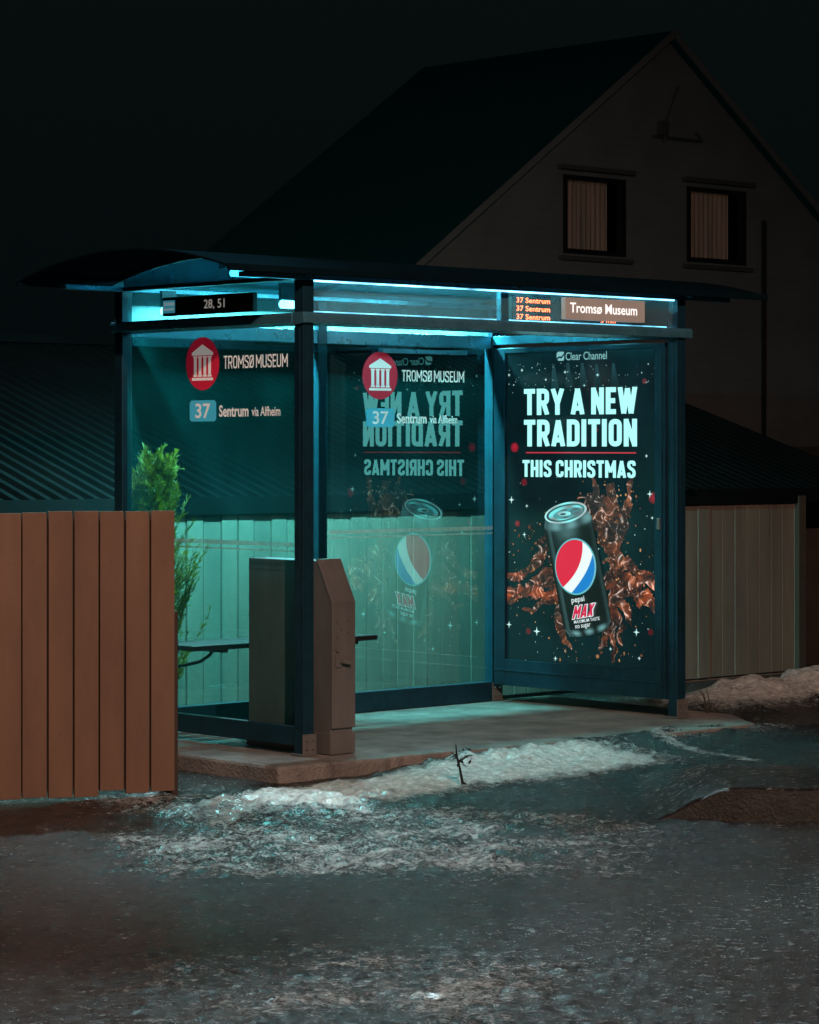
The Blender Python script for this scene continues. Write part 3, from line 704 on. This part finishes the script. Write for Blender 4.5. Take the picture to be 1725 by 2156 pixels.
for sgn in(-1,1):
    mb=MB(); e=kc+sgn*(hw+.45); zb=.705*(hw+.45)
    prof=[(kc,7.80),(e,7.80-zb),(e,7.90-zb),(kc,7.91)]
    mb.prism(prof,'y',-.12,5.3); r_=mb.build('roof',M_houseroof,hs)
    mb=MB(); prof=[(kc,7.80),(e,7.80-zb),(e,7.91-zb),(kc,7.92)]
    mb.prism(prof,'y',-.15,-.122); mb.build('barge_board',M_siding,r_)
m,nt,out=newmat('curtain'); b=nt.nodes.new('ShaderNodeBsdfPrincipled'); nt.links.new(b.outputs[0],out.inputs[0])
f=noise(nt,14,3,.5,coords(nt,(1,1,.05))); cc=ramp(nt,f,[(.35,(.008,.004,.002)),(.65,(.020,.010,.006))])
nt.links.new(cc,b.inputs['Emission Color']); b.inputs['Emission Strength'].default_value=1; b.inputs['Base Color'].default_value=(.05,.038,.03,1)
for a,c_ in ((-.646,.661),(2.03,3.383)):
    mb=MB()
    for x0,x1,z0,z1 in ((a,a+.07,4.5,5.63),(c_-.09,c_,4.5,5.63),(a+.07,c_-.09,4.5,4.57),(a+.07,c_-.09,5.56,5.63)):
        mb.box(x0,x1,-.03,.08,z0,z1)
    wn=mb.build('window',M_black,hs)
    MB().box(a-.12,c_+.12,-.12,.0,5.70,5.76).build('lintel_board',M_trim,wn); MB().box(a-.1,c_+.1,-.09,.0,4.40,4.46).build('sill',M_trim,wn)
    n=60; vs=[]
    for i in range(n+1):
        x=a+.05+(c_-a-.26)*i/n; y=.16+.03*math.sin(i*1.1)
        vs+=[(x,y,4.5),(x,y,5.6)]
    mb=MB(); mb.add(vs,[(2*i,2*i+2,2*i+3,2*i+1) for i in range(n)]); mb.build('curtain',m,wn,smooth=True)
    mb=MB(); mb.add([(a,.5,4.4),(c_,.5,4.4),(c_,.5,5.7),(a,.5,5.7)],[(0,1,2,3)]); mb.build('room',M_dark,wn)
mb=MB(); mb.tube([(3.72,-.1,.1),(3.72,-.1,5.2)],.035,8); mb.build('downpipe',M_black,hs)
mb=MB(); mb.box(kc-hw,kc+hw,-.06,-.003,0,1.72); mb.build('foundation',M_trim,hs)
mb=MB(); mb.tube([(1.75,-.08,7.1),(1.45,-.08,6.5),(1.45,-.08,6.25)],.022,6); mb.tube([(1.2,-.08,6.32),(2.3,-.08,6.32)],.018,6); mb.tube([(2.3,-.08,6.32),(2.15,-.08,6.45)],.015,6); mb.box(1.35,1.5,-.12,-.02,6.35,6.55); mb.build('aerial',M_trim,hs)

# ---------------------------------------------------------------- board fence
fd=Vector((.936,.351,0)); fa=math.atan2(.351,.936)
fe=root('board_fence','red brown painted vertical board fence beside the shelter','fence',(-1.150,13.43,-.09),fa)
mb=MB(); x=-.115
for i in range(22):
    wd=.1225+rng.uniform(-.003,.003); h_=1.392+rng.uniform(-.007,.007); o_=rng.uniform(-.003,.003)
    mb.box(x,x+.1175+rng.uniform(-.002,.001),-.011+o_,.011+o_,.03+rng.uniform(-.015,.015),h_)
    for zz in (.33,1.15): mb.tube([(x+.055,-.0145+o_,zz),(x+.055,-.011+o_,zz)],.004,6)
    x-=wd+.003
mb.build('boards',M_fence,fe,bevel=.003)
MB().box(-2.8,-.003,.0165,.020,.05,1.375).build('backing',M_fenced,fe)  # dark sheet added so the gaps between the boards stay dark
for z in(.28,1.12): MB().box(-2.7,-.01,.021,.06,z,z+.09).build('rail',M_fenced,fe)
for xx in(.0,-2.0):
    MB().box(xx-.03,xx+.04,.061,.13,-.1,.9).build('post',M_fenced,fe,bevel=.004)

# ---------------------------------------------------------------- conifer shrub
tr=root('conifer_shrub','feathery green conifer shrub growing behind the shelter glass','shrub',W(.62,D+.45,-.13))
mb=MB(); mb.tube([(0,0,0),(.02,.01,.6),(-.02,0,1.2),(-.05,.0,1.68)],[.035,.025,.014,.004],8); mb.build('trunk',M_bark,tr,smooth=True)
lv=[];lf=[]
br=MB()
for i in range(290):
    z0=1.52*rng.rand()**.85; th=rng.uniform(0,2*math.pi)
    ln=(.44*(1-z0/1.70)**.8+.13)*rng.uniform(.6,1.2); up=rng.uniform(.8,1.7)
    d=Vector((math.cos(th),math.sin(th),up)).normalized(); p=Vector((-.03*z0,0,z0)); pts=[p.copy()]
    side=d.cross(Vector((0,0,1))).normalized(); st=10
    for k in range(st):
        d=(d+Vector((0,0,.08))+Vector(rng.randn(3)*.05)).normalized(); p=p+d*ln/st; pts.append(p.copy())
        for q in range(6):
            sg_=(d*rng.uniform(1.0,1.8)+side*rng.choice([-1,1])*rng.uniform(.3,.8)+Vector(rng.randn(3)*.22)).normalized()
            tl=rng.uniform(.030,.065)*(1.15-k/st*.5); base=p
            wv_=sg_.cross(Vector(rng.randn(3))).normalized()*rng.uniform(.0022,.0040)
            for e_ in range(2):
                o_=len(lv); tip=base+sg_*tl; mid=base+sg_*tl*.5
                lv+= [tuple(base),tuple(mid+wv_),tuple(tip),tuple(mid-wv_)]; lf.append((o_,o_+1,o_+2,o_+3))
                sg_=(sg_+Vector(rng.randn(3)*.3)).normalized(); base=mid
    br.tube(pts,[.005*(1-j/(st+2)) for j in range(st+1)],4)
br.build('branch',M_bark,tr)
m,nt,out=newmat('conifer_foliage'); b=nt.nodes.new('ShaderNodeBsdfPrincipled'); tl_=nt.nodes.new('ShaderNodeBsdfTranslucent'); mx=nt.nodes.new('ShaderNodeMixShader'); mx.inputs[0].default_value=.35
f=noise(nt,5,4,.6,coords(nt)); cc=ramp(nt,f,[(.3,(.04,.046,.002)),(.7,(.30,.17,.006))]); nt.links.new(cc,b.inputs['Base Color']); nt.links.new(cc,tl_.inputs[0]); b.inputs['Roughness'].default_value=.6
nt.links.new(b.outputs[0],mx.inputs[1]); nt.links.new(tl_.outputs[0],mx.inputs[2]); nt.links.new(mx.outputs[0],out.inputs[0])
mb=MB(); mb.add(lv,lf); mb.build('crown',m,tr)

# twig and weeds
tw=root('dead_twig','small dark dead twig sticking out of the snow','twig',(.266,13.75,-.04))
mb=MB(); mb.tube([(0,0,-.03),(-.015,0,.05),(-.03,.01,.11),(-.035,.0,.17)],[.008,.007,.006,.003],6)
mb.tube([(-.022,0,.08),(.02,.01,.11),(.05,.0,.115)],[.006,.005,.002],5); mb.tube([(-.03,0,.11),(-.06,.01,.13)],[.005,.002],5); mb.tube([(0,0,-.02),(.035,0,-.04),(.04,-.02,-.02)],[.006,.005,.002],5)
for i in range(14):
    p=Vector((rng.uniform(-.05,.05),rng.uniform(-.02,.02),rng.uniform(.06,.15))); d=Vector(rng.randn(3)).normalized()*.018; e_=Vector(rng.randn(3)).normalized()*.008
    mb.add([p-d,p+e_,p+d,p-e_],[(0,1,2,3)])
mb.build('stem',M_black,tw)
for (uu,v_) in ((3.3,.05),(1.9,D+.35)):
    wd_=root('dry_weed','thin dry weed stems at the edge of the pavement','weed',W(uu,v_,-.03),rng.uniform(0,6),'dry weeds around the shelter')
    mb=MB()
    for i in range(6):
        a_=rng.uniform(0,6.28); r_=rng.uniform(.03,.12); h_=rng.uniform(.08,.26)
        mb.tube([(0,0,-.06),(r_*.4*math.cos(a_),r_*.4*math.sin(a_),h_*.6),(r_*math.cos(a_),r_*math.sin(a_),h_)],[.004,.003,.001],4)
    mb.build('stem',M_fenced,wd_)

# ---------------------------------------------------------------- lights
def lamp(name,kind,loc,target,energy,color,size=.3,spot=None,parent=None):
    l=bpy.data.lights.new(name,kind); l.energy=energy; l.color=color
    o=bpy.data.objects.new(name,l); COL.objects.link(o); o.location=loc
    o.rotation_euler=(Vector(target)-Vector(loc)).to_track_quat('-Z','Y').to_euler()
    if kind=='SPOT': l.spot_size=math.radians(spot); l.spot_blend=1; l.shadow_soft_size=size
    if kind=='AREA': l.shape='RECTANGLE'; l.size=size[0]; l.size_y=size[1]
    if parent: o.parent=parent
    return o
lamp('street_lamp_light','SPOT',(2.5,1.0,8.0),(-.4,16.8,0),7200,(1,.68,.53),.12,70)
lamp('unseen_cool_spot','SPOT',(-1.0,27,9.0),(-.3,8.6,0),4600,(.66,.93,1),.6,28)  # unseen spot added behind the shelter for cool glare on the ice
lamp('unseen_cool_spot','SPOT',(-7.5,21,13.0),(-.5,12.1,0),15000,(.62,.95,1),.15,16)  # second unseen spot, added at the left to give the ice teal glints
a_=lamp('rear_batten_light','AREA',(L/2,D+.10,2.47),(L/2,D+.95,.9),600,(.20,.92,.90),(2.7,.05),parent=sh)
a_.rotation_euler=(math.radians(28),0,0)
